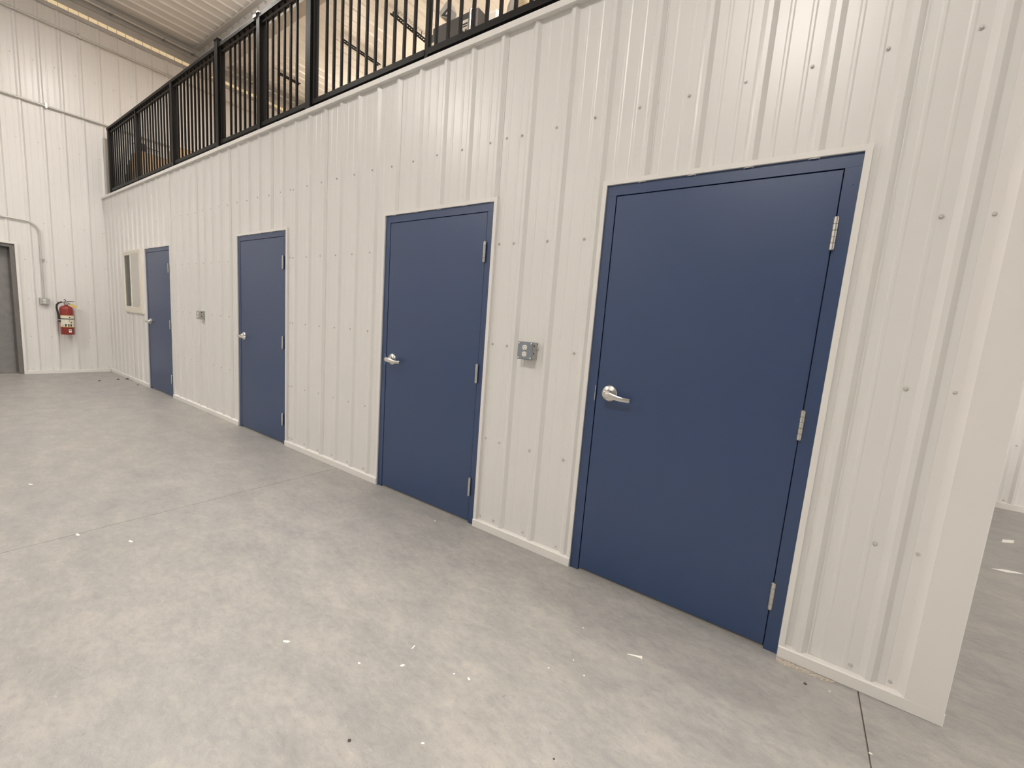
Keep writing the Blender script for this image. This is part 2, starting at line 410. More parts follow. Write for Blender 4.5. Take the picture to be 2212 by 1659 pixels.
for i, d in enumerate(DOORS):
    t = empty('door_%d' % (i + 1), (d, -0.004, 0), dl[i], 'door', kind='structure')
    link('jamb', J1, t); link('jamb', J2, t); link('head', HD, t)
    sl = link('slab', SLAB, t)
    link('threshold', SILL, t); link('door_sweep', SWEEP, t)
    for z in (1.789, 1.024, 0.258): link('hinge', HINGE, t, (DW - FACE - 0.0005, 0.0, z))
    lh = bpy.data.objects.new('lever_handle', ROSE); COL.objects.link(lh); lh.parent = t; lh.location = (0.127, 0.0015, 1.030)
    lh['label'] = 'brushed steel round rose with lever'
    lv = link('lever', LEVER, lh); lv.rotation_euler = (0, (0.06, 0.0, 0.0, 0.0)[i], 0)
    link('strike_plate', STRIKE, t, (FACE - 0.004, 0, 1.022))
    for x, zs in ((0.022, (0.075, 0.50, 1.10, 1.56, 1.99)), (DW - 0.022, (0.075, 0.90, 1.45, 1.97))):
        for z in zs: link('screw', fs, t, (x, 0.0, z))
    link('screw', fs, t, (DW * 0.46, 0.0004, DH - 0.026))

# ------------------------------------------------------------------ window
x0, x1, z0, z1 = WIN
wn = empty('window_1', (0, 0, 0), 'white vinyl sliding window beside the blue door at the far end', 'window', kind='structure')
fr = MB()
fr.ring(x0, x1, z0, z1, 0.036, -0.036, 0.10); fr.box(x0 - 0.006, x1 + 0.006, -0.030, -0.0195, z0 - 0.012, z0)
obj('window_frame', fr, 'vinyl', wn)
def sash(a, b, c, d, yf, l, r, bt, tp):
    m_ = MB().box(a, a + l, yf, yf + 0.03, c, d).box(b - r, b, yf, yf + 0.03, c, d).box(a + l, b - r, yf, yf + 0.03, c, c + bt).box(a + l, b - r, yf, yf + 0.03, d - tp, d)
    return obj('sash', m_, 'vinyl', wn)
s1 = sash(x0 + 0.0365, -7.900, z0 + 0.0365, z1 - 0.0365, -0.029, 0.030, 0.028, 0.052, 0.034)
obj('pane', MB().box(x0 + 0.0667, -7.9283, -0.024, -0.020, z0 + 0.0887, z1 - 0.0707), 'glass', s1)
s2 = sash(-7.8995, x1 - 0.0365, z0 + 0.0365, z1 - 0.0365, -0.034, 0.046, 0.048, 0.048, 0.024)
obj('pane', MB().box(-7.8533, x1 - 0.0847, -0.030, -0.026, z0 + 0.0847, z1 - 0.0607), 'frost', s2)
obj('latch', MB().box(x1 - 0.088, x1 - 0.066, -0.044, -0.0345, z0 + 0.075, z0 + 0.105), 'vinyl', s2)

# ------------------------------------------------------------------ end wall
DE0, DE1, DEH = -2.10, -1.056, 2.045     # grey door opening along y
eh = [(DE0, DE1, -1, DEH)]
we = MB()
we.box(XE - 0.30, XE - 0.025, YMIN, DE0, 0, ZC); we.box(XE - 0.30, XE - 0.025, DE1, YB, 0, ZC); we.box(XE - 0.30, XE - 0.025, DE0, DE1, DEH, ZC)
wall_end = obj('wall_end', we, 'core')
tag(wall_end, 'tall white ribbed metal end wall with conduits and the red extinguisher', 'wall', kind='structure')
CE = -0.205
ylaps = [YMIN]
y = CE + P * 1 + RB + 0.004 - 4 * P * 14
while y < YB:
    if y > YMIN + 0.1: ylaps.append(y)
    y += 4 * P
ylaps.append(YB)
for i in range(len(ylaps) - 1):
    link('panel', sheet(ylaps[i], ylaps[i + 1], CE, 0.012, 5.755, eh, 0.0012 * (i % 2), lambda a, o, z: (XE + o, a, z)), wall_end)
for k in range(-9, 17):
    yy = CE - 0.06 + k * P
    for z in (0.075, 0.611, 1.222, 1.831, 2.438, 3.66, 4.86):
        if yy > YB - 0.05 or (DE0 - 0.05 < yy < DE1 + 0.05 and z < DEH + 0.05): continue
        if yy > 0 and z < 3.1: continue
        s = link('screw', SCREW_X, wall_end, (XE + 0.0012, yy + random.uniform(-.004, .004), z + random.uniform(-.005, .005)))
tag(obj('baseboard_end', MB().box(XE - 0.02, XE + 0.026, DE1 + 0.03, -0.027, 0.001, 0.053), 'trim'), 'white base trim under the red fire extinguisher', 'trim', kind='structure')
# eave: light panel strip, ledge angle, gutter board, eave strut
tag(obj('trim_7', MB().box(XE - 0.024, XE + 0.035, YMIN, YB, 5.715, 5.765).box(XE + 0.030, XE + 0.036, YMIN, YB, 5.765, 5.775), 'grey_steel'),
    'long grey steel ledge angle high on the end wall', 'trim', kind='structure')
ep = empty('window_2', (XE, 0, 0), 'narrow glowing fibreglass light strip high on the end wall', 'window', kind='structure')
y = YB
while y > YMIN + 0.3:
    y2 = max(y - (P / 2 if y > -1.6 else 8 * P), YMIN)
    obj('pane', MB().box(-0.020, -0.012, y2 + 0.003, y - 0.003, 5.766, 5.905), 'eave_light', ep)
    obj('mullion', MB().box(-0.020, -0.004, y - 0.003, y + 0.003, 5.766, 5.905), 'grey_steel', ep)
    y = y2
tag(obj('trim_8', MB().box(XE - 0.024, XE + 0.004, YMIN, YB, 5.852, 5.955), 'grey_steel'), 'grey sheet band above the glowing light strip', 'trim', kind='structure')
es = MB(); es.poly([(XE + a, YMIN, b) for a, b in ((-0.02, 5.955), (0.055, 5.955), (0.055, 5.965), (-0.01, 5.970), (-0.01, 6.150), (0.07, 6.165), (0.07, 6.176), (-0.02, 6.176))], (0, YB - YMIN, 0))
tag(obj('trim_9', es, 'grey_steel'), 'grey steel eave strut running under the ceiling edge', 'trim', kind='structure')

# grey door in the end wall
d5 = empty('door_5', (XE, DE1, 0), 'plain grey steel door in a deep dark frame in the end wall', 'door', kind='structure')
wd = DE1 - DE0
obj('jamb', MB().box(-0.20, 0.006, -0.05, 0.0, 0.0, DEH - 0.0505).box(-0.165, -0.135, -0.066, -0.05, 0.0, DEH - 0.0505), 'grey_frame', d5)
obj('jamb', MB().box(-0.20, 0.006, -wd, -wd + 0.05, 0.0, DEH - 0.0505), 'grey_frame', d5)
obj('head', MB().box(-0.20, 0.006, -wd, 0.0, DEH - 0.05, DEH).box(-0.165, -0.135, -wd + 0.05, -0.05, DEH - 0.066, DEH - 0.05), 'grey_frame', d5)
obj('slab', MB().box(-0.185, -0.14, -wd + 0.053, -0.053, 0.014, DEH - 0.054), 'grey_door', d5)
obj('threshold', MB().box(-0.20, 0.02, -wd + 0.0505, -0.0505, 0.0005, 0.013), 'galv', d5)
t = empty('trim_10', (XE, DE1, 0), 'white casing around the grey door in the end wall', 'trim', kind='structure')
obj('jamb_trim', MB().box(-0.002, 0.030, 0.0005, 0.030, 0.001, DEH + 0.03), 'trim', t)
obj('jamb_trim', MB().box(-0.002, 0.030, -wd - 0.030, -wd - 0.0005, 0.001, DEH + 0.03), 'trim', t)
obj('head_trim', MB().box(-0.002, 0.030, -wd - 0.0004, 0.0004, DEH + 0.0005, DEH + 0.03), 'trim', t)

# ------------------------------------------------------------------ back wall, hidden hall walls, ceiling
wall_back = obj('wall_back', MB().box(XE - 0.3, XMAX, YB + 0.025, YB + 0.2, 0, ZC + 0.1), 'core')
tag(wall_back, 'white ribbed metal back wall behind the office block', 'wall', kind='structure')
CB = 2.745
xl = [XE] + [v for v in (CB + 3 * P + RB + 0.004 + 4 * P * k for k in range(-16, 8)) if XE + 0.1 < v < XMAX - 0.1] + [XMAX]
for i in range(len(xl) - 1):
    zz = 0.012
    link('panel', sheet(xl[i], xl[i + 1], CB, zz, ZC, [], 0.0012 * (i % 2), lambda a, o, z: (a, YB - o, z)), wall_back)
for k in range(-2, 8):
    for z in (0.08, 0.611, 1.222, 1.831, 2.438):
        link('screw', SCREW_Y, wall_back, (CB - 0.056 + k * P, YB - 0.0012, z))
tag(obj('baseboard_back', MB().box(XR + 0.001, XMAX, YB - 0.027, YB - 0.0005, 0.001, 0.055), 'trim'), 'white base trim along the back wall past the free corner', 'trim', kind='structure')
tag(obj('wall_right', MB().box(XMAX, XMAX + 0.2, YMIN, YB + 0.2, 0, ZC + 0.1), 'white_metal'), 'plain white hall wall outside the view', 'wall', kind='structure')
tag(obj('wall_left', MB().box(XE - 0.3, XMAX + 0.2, YMIN - 0.2, YMIN, 0, ZC + 0.1), 'white_metal'), 'plain white hall wall far behind the camera', 'wall', kind='structure')
ceiling = obj('ceiling', MB().box(XE - 0.3, XMAX + 0.2, YMIN - 0.2, YB + 0.2, ZC + 0.025, ZC + 0.15), 'core')
tag(ceiling, 'white ribbed metal ceiling liner high above the railing', 'ceiling', kind='structure')
x = XE; i = 0
while x < XMAX - 0.01:
    x2 = min(x + 4 * P, XMAX)
    link('panel', sheet(x, x2, XE + 0.03, YMIN, YB, [], 0.0012 * (i % 2), lambda a, o, z: (a, z, ZC - o)), ceiling)
    x = x2; i += 1
# loft deck over the offices
tag(obj('floor_loft', MB().box(XE + 0.001, XR - 0.022, 0.131, YB - 0.001, 3.0, 3.05), 'ply'), 'plywood loft deck behind the railing', 'floor', kind='structure')
# rafter beam
bm_ = empty('roof_beam', (0, 1.45, 0), 'grey steel roof beam crossing above the loft railing', 'beam')
obj('web', MB().box(XE + 0.08, XMAX - 0.001, -0.006, 0.006, 5.665, ZC - 0.045), 'grey_steel', bm_)
obj('flange', MB().box(XE + 0.08, XMAX - 0.001, -0.085, 0.085, 5.650, 5.665), 'grey_steel', bm_)
obj('flange', MB().box(XE + 0.08, XMAX - 0.001, -0.085, 0.085, ZC - 0.045, ZC - 0.018), 'grey_steel', bm_)
bolt = MB().lathe([(0.022, 0.0), (0.022, -0.006), (0.012, -0.010), (0.012, -0.022)], 'y', 8).mesh('bolt', 'galv')
for k in range(14): link('bolt', bolt, bm_, (XE + 0.32 + k * 0.235, -0.0055, ZC - 0.085))

# ------------------------------------------------------------------ black guard railing
rl = empty('railing', (0, 0.055, 3.05), 'black metal guard railing with square pickets along the loft edge', 'railing')
PS = 0.0635 / 2
posts = [-9.05, -7.625, -6.135, -4.737, -3.79, -2.885, -1.44, 0.06, 1.48]
first_picket = {3: (-4.470, 6), 4: (-3.670, 6), 5: (-2.660, 11), 6: (-1.364, 13)}
tall = {3: 1.135, 5: 1.135, 7: 1.135}
half = {1: 0.024, 3: 0.038, 5: 0.038, 6: 0.016, 7: 0.038}
def post(x, h, cap, PS):
    p = obj('post', MB().box(x - PS, x + PS, -PS, PS, 0.002, h), 'black', rl)
    if cap:
        c = MB().box(x - PS - 0.004, x + PS + 0.004, -PS - 0.004, PS + 0.004, h, h + 0.012)
        c.add([(x - PS - .004, -PS - .004, h + .012), (x + PS + .004, -PS - .004, h + .012), (x + PS + .004, PS + .004, h + .012), (x - PS - .004, PS + .004, h + .012), (x, 0, h + 0.028)],
              [(0, 1, 4), (1, 2, 4), (2, 3, 4), (3, 0, 4)])
        obj('post_cap', c, 'black', p)
for i, x in enumerate(posts): post(x, tall.get(i, 1.052), i in tall, half.get(i, 0.0318))
PICK = MB().box(-0.0090, 0.0090, -0.0090, 0.0090, 0.112, 1.054).mesh('picket', 'black')
END = MB().box(-0.0125, 0.0125, -0.0190, 0.0190, 0.1125, 1.052).mesh('end_bar', 'black')
def toprail(a, b):
    m = MB(); sec = [(-0.029, 1.053), (-0.029, 1.088), (-0.022, 1.098), (0.022, 1.098), (0.029, 1.088), (0.029, 1.053)]
    m.poly([(a, y, z) for y, z in sec], (b - a, 0, 0)); obj('top_rail', m, 'black', rl)
BP = 0.0382
toprail(posts[0] - 0.075, posts[3] - BP); toprail(posts[3] + BP, posts[5] - BP); toprail(posts[5] + BP, posts[7] - BP); toprail(posts[7] + BP, posts[8] + PS)
for i in range(len(posts) - 1):
    a, b = posts[i] + half.get(i, 0.0318), posts[i + 1] - half.get(i + 1, 0.0318)
    obj('bottom_rail', MB().box(a, b, -0.019, 0.019, 0.072, 0.112), 'black', rl)
    obj('mid_rail', MB().box(a, b, -0.0125, 0.0125, 1.000, 1.022), 'black', rl)
    if i == 3 or i + 1 in tall: link('end_bar', END, rl, (b - 0.0145, 0, 0))
    if i in tall: link('end_bar', END, rl, (a + 0.024, 0, 0))
    if i in first_picket: xs_ = [first_picket[i][0] + 0.1083 * k for k in range(first_picket[i][1])]
    else:
        n = round((b - a) / 0.113) - 1; xs_ = [a + (b - a) * (k + 1) / (n + 1) for k in range(n)]
    for x in xs_: link('picket', PICK, rl, (x, 0, 0))
obj('base_strip', MB().box(posts[0] - 0.03, XR - 0.03, 0.010, 0.030, 0.0025, 0.0715), 'black', rl)
# bright bracket on the post top
bk = MB().box(-0.075, -0.012, -0.036, 0.020, 1.0985, 1.104).box(-0.075, -0.012, -0.036, -0.030, 1.070, 1.104).box(-0.010, 0.030, -0.034, 0.030, 1.0985, 1.112)
obj('bracket', bk, 'steel', rl, (posts[4] - 0.02, 0, 0))
tag(obj('trim_11', MB().box(XE + 0.028, XE + 0.060, 0.020, 0.125, 3.052, 4.015), 'grey_steel'), 'grey plate standing in for the railing shadow on the end wall', 'trim', kind='structure')  # cast shadow of the railing, put in as a grey plate

# ------------------------------------------------------------------ electrical boxes and conduit
def outlet(loc, rz, label, plate, two_dark=False):
    o = empty('outlet_box', loc, label, 'outlet', 'surface mounted outlet boxes', rz=rz)
    h = 0.0508; dp = 0.052
    bx = MB().box(-h, h, -dp, -0.0005, -h, h)
    b = obj('box', bx, 'galv', o)
    for y, z, r in ((-0.040, 0.030, 0.0055), (-0.018, 0.018, 0.0085), (-0.040, -0.014, 0.0055), (-0.020, -0.022, 0.0085), (-0.006, 0.040, 0.003)):
        for s in (1, -1):
            obj('knockout', MB().lathe([(r, s * (h - 0.0004)), (r, s * (h + 0.0006))], 'x', 12, (0, y, z)), 'dark' if r < 0.007 else 'galv', b)
    pl = obj('cover_plate', MB().cbox(-h - 0.001, h + 0.001, -dp - 0.008, -dp, -h - 0.001, h + 0.001, 0.0035), plate, o)
    for s in (1, -1):
        pts = []
        for k in range(24):
            a = 2 * PI * k / 24; r = 0.0172
            pts.append((max(-0.0150, min(0.0150, r * math.cos(a))), -dp - 0.0110, s * 0.0195 + r * math.sin(a) * 0.85))
        r_ = obj('receptacle', MB().poly(pts, (0, 0.004, 0)), 'plastic', o)
        zc = s * 0.0195
        obj('slot', MB().box(-0.0078, -0.0058, -dp - 0.0114, -dp - 0.0108, zc, zc + 0.0075).box(0.0058, 0.0075, -dp - 0.0114, -dp - 0.0108, zc, zc + 0.0065)
            .box(-0.0022, 0.0022, -dp - 0.0114, -dp - 0.0108, zc - 0.0095, zc - 0.0055), 'dark', r_)
    for sx, sz in ((1, 1), (1, -1), (-1, 1), (-1, -1)):
        obj('screw', MB().lathe([(0.0055, -dp - 0.0078), (0.0055, -dp - 0.0100), (0.003, -dp - 0.0112)], 'y', 10, (sx * 0.0415, 0, sz * 0.0415)), 'steel', o)
    return o
outlet((-0.393, PAN - 0.0005, 1.208), 0, 'square metal outlet box with bluish cover plate between two blue doors', 'plate')
outlet((-5.173, PAN - 0.0015, 1.205), 0, 'small galvanised outlet box beside the blue door nearer the window', 'galv')
outlet((XE, -0.785, 1.195), PI / 2, 'galvanised outlet box under the bent conduit on the end wall', 'galv')

def conduit(path, label, r=0.0117, straps=(), axis='z'):
    o = tag(obj('conduit', MB().tube(path, r, 12), 'emt', smooth=True), label, 'conduit', 'steel conduit runs on the end wall')
    for s in straps:
        obj('strap', MB().box(*s), 'galv', o)
    return o
xc = XE + 0.033
path = [(xc, -0.785, 1.245), (xc, -0.785, 2.27)]
for k in range(1, 9):
    a = PI / 2 * k / 8; path.append((xc, -0.785 - 0.165 * (1 - math.cos(a)), 2.27 + 0.165 * math.sin(a)))
path.append((xc, -3.2, 2.435))
conduit(path, 'thin steel conduit bending up from outlet box toward the grey door', straps=[(XE + 0.0195, xc + 0.0135, -0.800, -0.745, 1.855, 1.875), (XE + 0.0195, xc + 0.0135, -1.19, -1.17, 2.42, 2.45)])
xc = XE + 0.040
conduit([(xc, -9.0, 4.235), (xc, 3.0, 4.235)], 'straight steel conduit meeting the railing end on the end wall', 0.0145,
        [(XE + 0.0195, xc + 0.016, y_ - 0.012, y_ + 0.012, 4.205, 4.280) for y_ in (-3.9, -2.2, -0.62, 1.2)])
conduit([(xc, -9.0, 5.462), (xc, 3.4, 5.462)], 'straight steel conduit running high just below the light strip', 0.017,
        [(XE + 0.0195, xc + 0.018, y_ - 0.012, y_ + 0.012, 5.435, 5.505) for y_ in (-2.6, -0.2, 1.8)])
conduit([(XE + 0.075, -9.0, 6.045), (XE + 0.075, 3.5, 6.045)], 'steel conduit tucked against the eave strut under the ceiling', 0.017,
        [(XE - 0.008, XE + 0.095, y_ - 0.012, y_ + 0.012, 6.025, 6.066) for y_ in (-1.4, 0.2, 0.9, 1.35, 2.4)])

# ------------------------------------------------------------------ fire extinguisher
fe = empty('fire_extinguisher', (XE + 0.125, -0.555, 0.0), 'red fire extinguisher with hose hanging on the white end wall', 'extinguisher', rz=PI / 2)
# local frame: -y faces the hall, x runs along the wall
R_ = 0.082
obj('cylinder', MB().lathe([(0.060, 0.664), (R_ - 0.004, 0.666), (R_, 0.674), (R_, 1.085), (R_ - 0.004, 1.105), (0.066, 1.125), (0.042, 1.140), (0.024, 1.146), (0.022, 1.160)], 'z', 36), 'red', fe, smooth=True)
def wrap(a0, a1, z0, z1, r, m, name, par):
    mb = MB(); k = 18; v = []
    for i in range(k + 1):
        a = a0 + (a1 - a0) * i / k
        for z in (z0, z1): v.append((r * math.sin(a), -r * math.cos(a), z))
    mb.add(v, [(2 * i, 2 * i + 2, 2 * i + 3, 2 * i + 1) for i in range(k)])
    return obj(name, mb, m, par, smooth=True)
def label_mat(name, rows_, seed, cols_n):
    m = bpy.data.materials.new(name); m.use_nodes = True; nt = m.node_tree; b = nt.nodes['Principled BSDF']; b.inputs['Roughness'].default_value = 0.5
    tc = nt.nodes.new('ShaderNodeTexCoord'); sx = nt.nodes.new('ShaderNodeSeparateXYZ'); nt.links.new(tc.outputs['Generated'], sx.inputs[0])
    br = nt.nodes.new('ShaderNodeTexBrick'); br.inputs['Scale'].default_value = rows_; br.inputs['Color1'].default_value = (0.62, 0.56, 0.40, 1)
    br.inputs['Color2'].default_value = (0.78, 0.76, 0.66, 1); br.inputs['Mortar'].default_value = (0.80, 0.77, 0.66, 1); br.inputs['Mortar Size'].default_value = 0.05
    cb = nt.nodes.new('ShaderNodeCombineXYZ'); nt.links.new(sx.outputs['X'], cb.inputs['X']); nt.links.new(sx.outputs['Z'], cb.inputs['Y'])
    nt.links.new(cb.outputs[0], br.inputs['Vector']); nt.links.new(br.outputs['Color'], b.inputs['Base Color'])
    return m
MT['ext_label'] = label_mat('extinguisher_label', 5.0, 1, 4)
wrap(-1.35, 1.45, 0.792, 0.983, R_ + 0.0008, 'ext_label', 'label', fe)
wrap(-1.35, 1.45, 0.979, 0.986, R_ + 0.0014, 'yellow', 'label_border', fe); wrap(-1.35, 1.45, 0.790, 0.796, R_ + 0.0014, 'yellow', 'label_border', fe)
for a, z, m_, wd_, hh in ((0.25, 0.955, 'dark', .09, .010), (0.18, 0.895, 'dark', .06, .008), (0.45, 0.870, 'dark', .07, .012), (-.8, .815, 'dark', .05, .008), (-.35, .822, 'pebble', .12, .022), (0.05, .822, 'pebble', .10, .022), (.4, .822, 'pebble', .12, .022)):
    wrap(a - wd_, a + wd_, z - hh, z + hh, R_ + 0.0018, m_, 'print_mark', fe)
wrap(0.02, 0.46, 0.703, 0.757, R_ + 0.0010, 'plastic', 'service_sticker', fe); wrap(0.08, 0.40, 0.735, 0.750, R_ + 0.0016, 'dark', 'print_mark', fe)
wrap(-PI, PI, 0.920, 0.934, R_ + 0.0030, 'rubber', 'strap', fe)
obj('valve', MB().lathe([(0.022, 1.158), (0.024, 1.164), (0.024, 1.185), (0.017, 1.192), (0.017, 1.215)], 'z', 16), 'galv', fe)
obj('gauge', MB().lathe([(0.016, -0.040), (0.016, -0.022), (0.010, -0.020)], 'y', 16, (0, 0, 1.178)), 'steel', fe)
obj('carry_handle', MB().poly([(-0.02, -0.012, 1.192), (0.03, -0.012, 1.188), (0.115, -0.012, 1.150), (0.115, -0.012, 1.140), (0.03, -0.012, 1.176), (-0.02, -0.012, 1.180)], (0, 0.024, 0)), 'rubber', fe)
obj('squeeze_lever', MB().poly([(-0.03, -0.012, 1.214), (0.10, -0.012, 1.226), (0.10, -0.012, 1.220), (0.0, -0.012, 1.204), (-0.03, -0.012, 1.204)], (0, 0.024, 0)), 'rubber', fe)
obj('safety_pin', MB().tube([(0.0, -0.006, 1.214), (-0.004, -0.006, 1.235), (-0.016, -0.006, 1.248), (-0.022, -0.006, 1.238)], 0.006, 8), 'bluepin', fe)
obj('tag', MB().poly([(0.045, -0.018, 1.178), (0.115, -0.020, 1.150), (0.125, -0.020, 1.118), (0.105, -0.022, 1.112), (0.040, -0.018, 1.150)], (0, 0.003, 0)), 'yellow', fe)
hose = [(-0.018, 0.0, 1.200), (-0.05, -0.004, 1.200), (-0.085, -0.008, 1.185), (-0.108, -0.01, 1.150), (-0.112, -0.012, 1.100), (-0.104, -0.016, 1.040), (-0.096, -0.020, 0.985), (-0.092, -0.022, 0.92)]
obj('hose', MB().tube(hose, 0.0125, 12), 'rubber', fe, smooth=True)
obj('nozzle', MB().tube([(-0.092, -0.022, 0.925), (-0.091, -0.022, 0.905), (-0.088, -0.022, 0.870)], [0.0155, 0.0150, 0.0120], 12), 'rubber', fe, smooth=True)
obj('hose_clip', MB().lathe([(0.0165, 0.902), (0.0165, 0.915)], 'z', 12, (-0.092, -0.022, 0)), 'steel', fe)
obj('hose_ferrule', MB().tube([(-0.020, 0, 1.200), (-0.046, -0.004, 1.200)], 0.0145, 12), 'steel', fe)
obj('bracket', MB().box(-0.02, 0.02, R_ + 0.0015, 0.124, 0.70, 1.13), 'rubber', fe)

# ------------------------------------------------------------------ things on the loft
# air handler cabinet
LZ = 3.05
hv = empty('air_handler', (-2.05, 0.90, LZ), 'charcoal air handler cabinet with a warning label behind the railing', 'air handler')
obj('cabinet', MB().cbox(-0.27, 0.28, 0.0, 0.55, 0.0, 1.01, 0.008), 'hvac', hv)
obj('access_panel', MB().cbox(0.005, 0.27, -0.006, 0.0, 0.05, 0.99, 0.003), 'hvac', hv)
DX = 0.047
lb = obj('warning_label', MB().box(0.03 + DX, 0.135 + DX, -0.0075, -0.006, 0.790, 0.945), 'paper', hv)
for z0_, z1_, a_, b_ in ((0.905, 0.918, .035, .130), (0.888, 0.897, .035, .130), (0.850, 0.864, .04, .085), (0.835, 0.846, .045, .075), (0.850, 0.868, .105, .122), (.873, .877, .04, .075)):
    obj('print_bar', MB().box(a_ + DX, b_ + DX, -0.0082, -0.0075, z0_, z1_), 'dark', lb)
pts = [(-0.27, -0.003, 0.880), (-0.235, -0.003, 0.880)] + [(-0.235 + 0.03 * math.sin(a), -0.003, 0.85 + 0.03 * math.cos(a)) for a in (0.3, .7, 1.1, 1.57)] + [(-0.205, -0.003, 0.80), (-0.215, -0.003, 0.785), (-0.27, -0.003, 0.770)]
obj('cream_cover', MB().poly(pts, (0, 0.004, 0)), 'cream', hv)
obj('side_bar', MB().box(-0.305, -0.2705, 0.02, 0.05, 0.60, 0.97), 'rubber', hv)
obj('drain_pipe', MB().tube([(0.225, -0.03, 0.60), (0.225, -0.03, 0.985), (0.235, -0.012, 1.005)], 0.011, 12), 'steel', hv, smooth=True)
obj('drain_pipe', MB().tube([(0.262, -0.03, 0.60), (0.262, -0.03, 1.00)], 0.010, 12), 'galv', hv, smooth=True)
# flood lamp on the cabinet
fl = empty('flood_lamp', (-2.22, 1.0, LZ + 1.01), 'small grey flood lamp clamped on top of the dark cabinet', 'lamp')
obj('clamp', MB().box(-0.012, 0.012, -0.012, 0.012, 0.0, 0.085), 'galv', fl)
h_ = obj('head', MB().poly([(-0.075, -0.05, 0.16), (0.03, -0.05, 0.225), (0.065, -0.05, 0.15), (0.03, -0.05, 0.075), (-0.055, -0.05, 0.115)], (0, 0.09, 0)), 'duct', fl)
obj('lens', MB().poly([(-0.045, -0.052, 0.118), (0.03, -0.052, 0.155), (0.048, -0.052, 0.135), (0.028, -0.052, 0.085)], (0, 0.002, 0)), 'dark', h_)
obj('reflector', MB().poly([(0.012, -0.0535, 0.108), (0.036, -0.0535, 0.130), (0.034, -0.0535, 0.104)], (0, 0.0015, 0)), 'plastic', h_)
# ducts beside the cabinet
du = empty('round_duct', (-1.52, 1.22, LZ), 'fat grey round duct rising beside the dark cabinet', 'duct')
path = [(0.0, 0.0, 0.0), (0.0, 0.0, 1.0)] + [(0.0, 0.25 - 0.25 * math.cos(a), 1.0 + 0.25 * math.sin(a)) for a in (.3, .6, .9, 1.2, 1.57)] + [(0.0, 0.60, 1.25)]
obj('duct_pipe', MB().tube(path, 0.150, 24), 'duct', du, smooth=True)
for z in (0.35, 0.62, 0.89): obj('seam', MB().lathe([(0.151, z), (0.156, z + 0.005), (0.156, z + 0.015), (0.151, z + 0.02)], 'z', 24), 'galv', du)
wb = empty('control_box', (-1.64, 0.86, LZ), 'small white control box on a stand beside the dark cabinet', 'box')
obj('case', MB().cbox(0.0, 0.115, 0.0, 0.035, 0.73, 0.89, 0.006), 'paper', wb)
obj('stand', MB().box(0.055, 0.08, 0.01, 0.035, 0.0, 0.7295), 'galv', wb)
tk = empty('expansion_tank', (-1.26, 0.92, LZ), 'cream round tank end behind the railing near the wall cap', 'tank')
obj('tank_body', MB().lathe([(0.02, 0.80), (0.05, 0.815), (0.075, 0.85), (0.088, 0.90), (0.088, 1.15), (0.07, 1.21), (0.03, 1.24)], 'z', 24), 'cream', tk, smooth=True)
obj('stand', MB().box(-0.07, 0.09, -0.03, 0.06, 0.0, 0.8005), 'duct', tk)
fx = tag(obj('flexible_duct', MB().tube([(-0.95, 0.95, LZ + 0.10), (-0.95, 0.95, LZ + 0.35), (-0.90, 0.98, LZ + 0.7), (-0.80, 1.05, LZ + 1.0)], 0.10, 18), 'tarp', smooth=True), 'dark flexible duct standing beside the cream tank', 'duct')
# wire trays on the ceiling
for i, (x_, y0_, y1_) in enumerate(((-6.37, 2.56, 3.34), (-5.06, 2.56, 3.30), (-8.50, 2.52, 2.96))):
    tr = empty('ladder_tray', (x_, y0_, ZC - 0.09), ('black ladder rack hung midway along the loft ceiling', 'black ladder rack on the loft ceiling over the air handler side', 'shortest black ladder rack on the loft ceiling near the end wall')[i], 'rack', 'ladder racks under the loft ceiling')
    L_ = y1_ - y0_
    for s in (-1, 1): obj('rail', MB().box(s * 0.030 - 0.005, s * 0.030 + 0.005, 0, L_, -0.012, 0.012), 'black', tr)
    for k in range(int(L_ / 0.045)): obj('rung', MB().box(-0.0248, 0.0248, 0.02 + k * 0.045, 0.036 + k * 0.045, -0.006, 0.006), 'black', tr)
    for yy in (0.12, L_ - 0.12): obj('hanger', MB().box(-0.004, 0.004, yy, yy + 0.008, 0.0065, 0.088), 'black', tr)
# cartons, plywood and tarp at the far end of the loft
def carton(loc, sx, sy, sz, rz, label, m='card'):
    c = empty('carton', loc, label, 'box', 'cartons on the loft', rz=rz)
    obj('body', MB().box(-sx / 2, sx / 2, -sy / 2, sy / 2, 0, sz), m, c)
    for s in (-1, 1): obj('flap', MB().box(-sx / 2, sx / 2, min(s * 0.002, s * sy / 2), max(s * 0.002, s * sy / 2), sz + 0.0005, sz + 0.004), m, c)
    obj('tape', MB().box(-sx / 2 - 0.001, sx / 2 + 0.001, -0.03, 0.03, sz + 0.0042, sz + 0.005), 'cream', c)
carton((-8.46, 0.40, LZ), 0.42, 0.36, 0.66, 0.05, 'tan carton standing beside the dark tarp behind the railing')
carton((-8.30, 0.87, LZ), 0.50, 0.40, 0.86, -0.1, 'taller brown carton next to the tan one on the loft')
ps = tag(obj('plywood_sheet', MB().poly([(-7.75, 0.95, LZ), (-7.35, 0.80, LZ), (-7.42, 0.98, LZ + 0.66), (-7.82, 1.13, LZ + 0.70)], (0.018, 0.012, 0)), 'ply'), 'small plywood offcut leaning by the cartons on the loft', 'board')
tp = MB()
prof = [(0.23, 0.0), (0.225, 0.12), (0.20, 0.26), (0.17, 0.40), (0.14, 0.56), (0.08, 0.68), (0.01, 0.72)]
tp.lathe(prof, 'z', 18)
tp.v = [(x * (1 + 0.12 * math.sin(5 * math.atan2(y, x) + z * 9)), y * (0.62 + 0.10 * math.sin(4 * math.atan2(y, x) + z * 7)), z) for x, y, z in tp.v]
tag(obj('tarp_bundle', tp, 'tarp', loc=(-8.97, 0.34, LZ), smooth=True), 'crumpled dark tarp bundle at the far railing end', 'tarp')
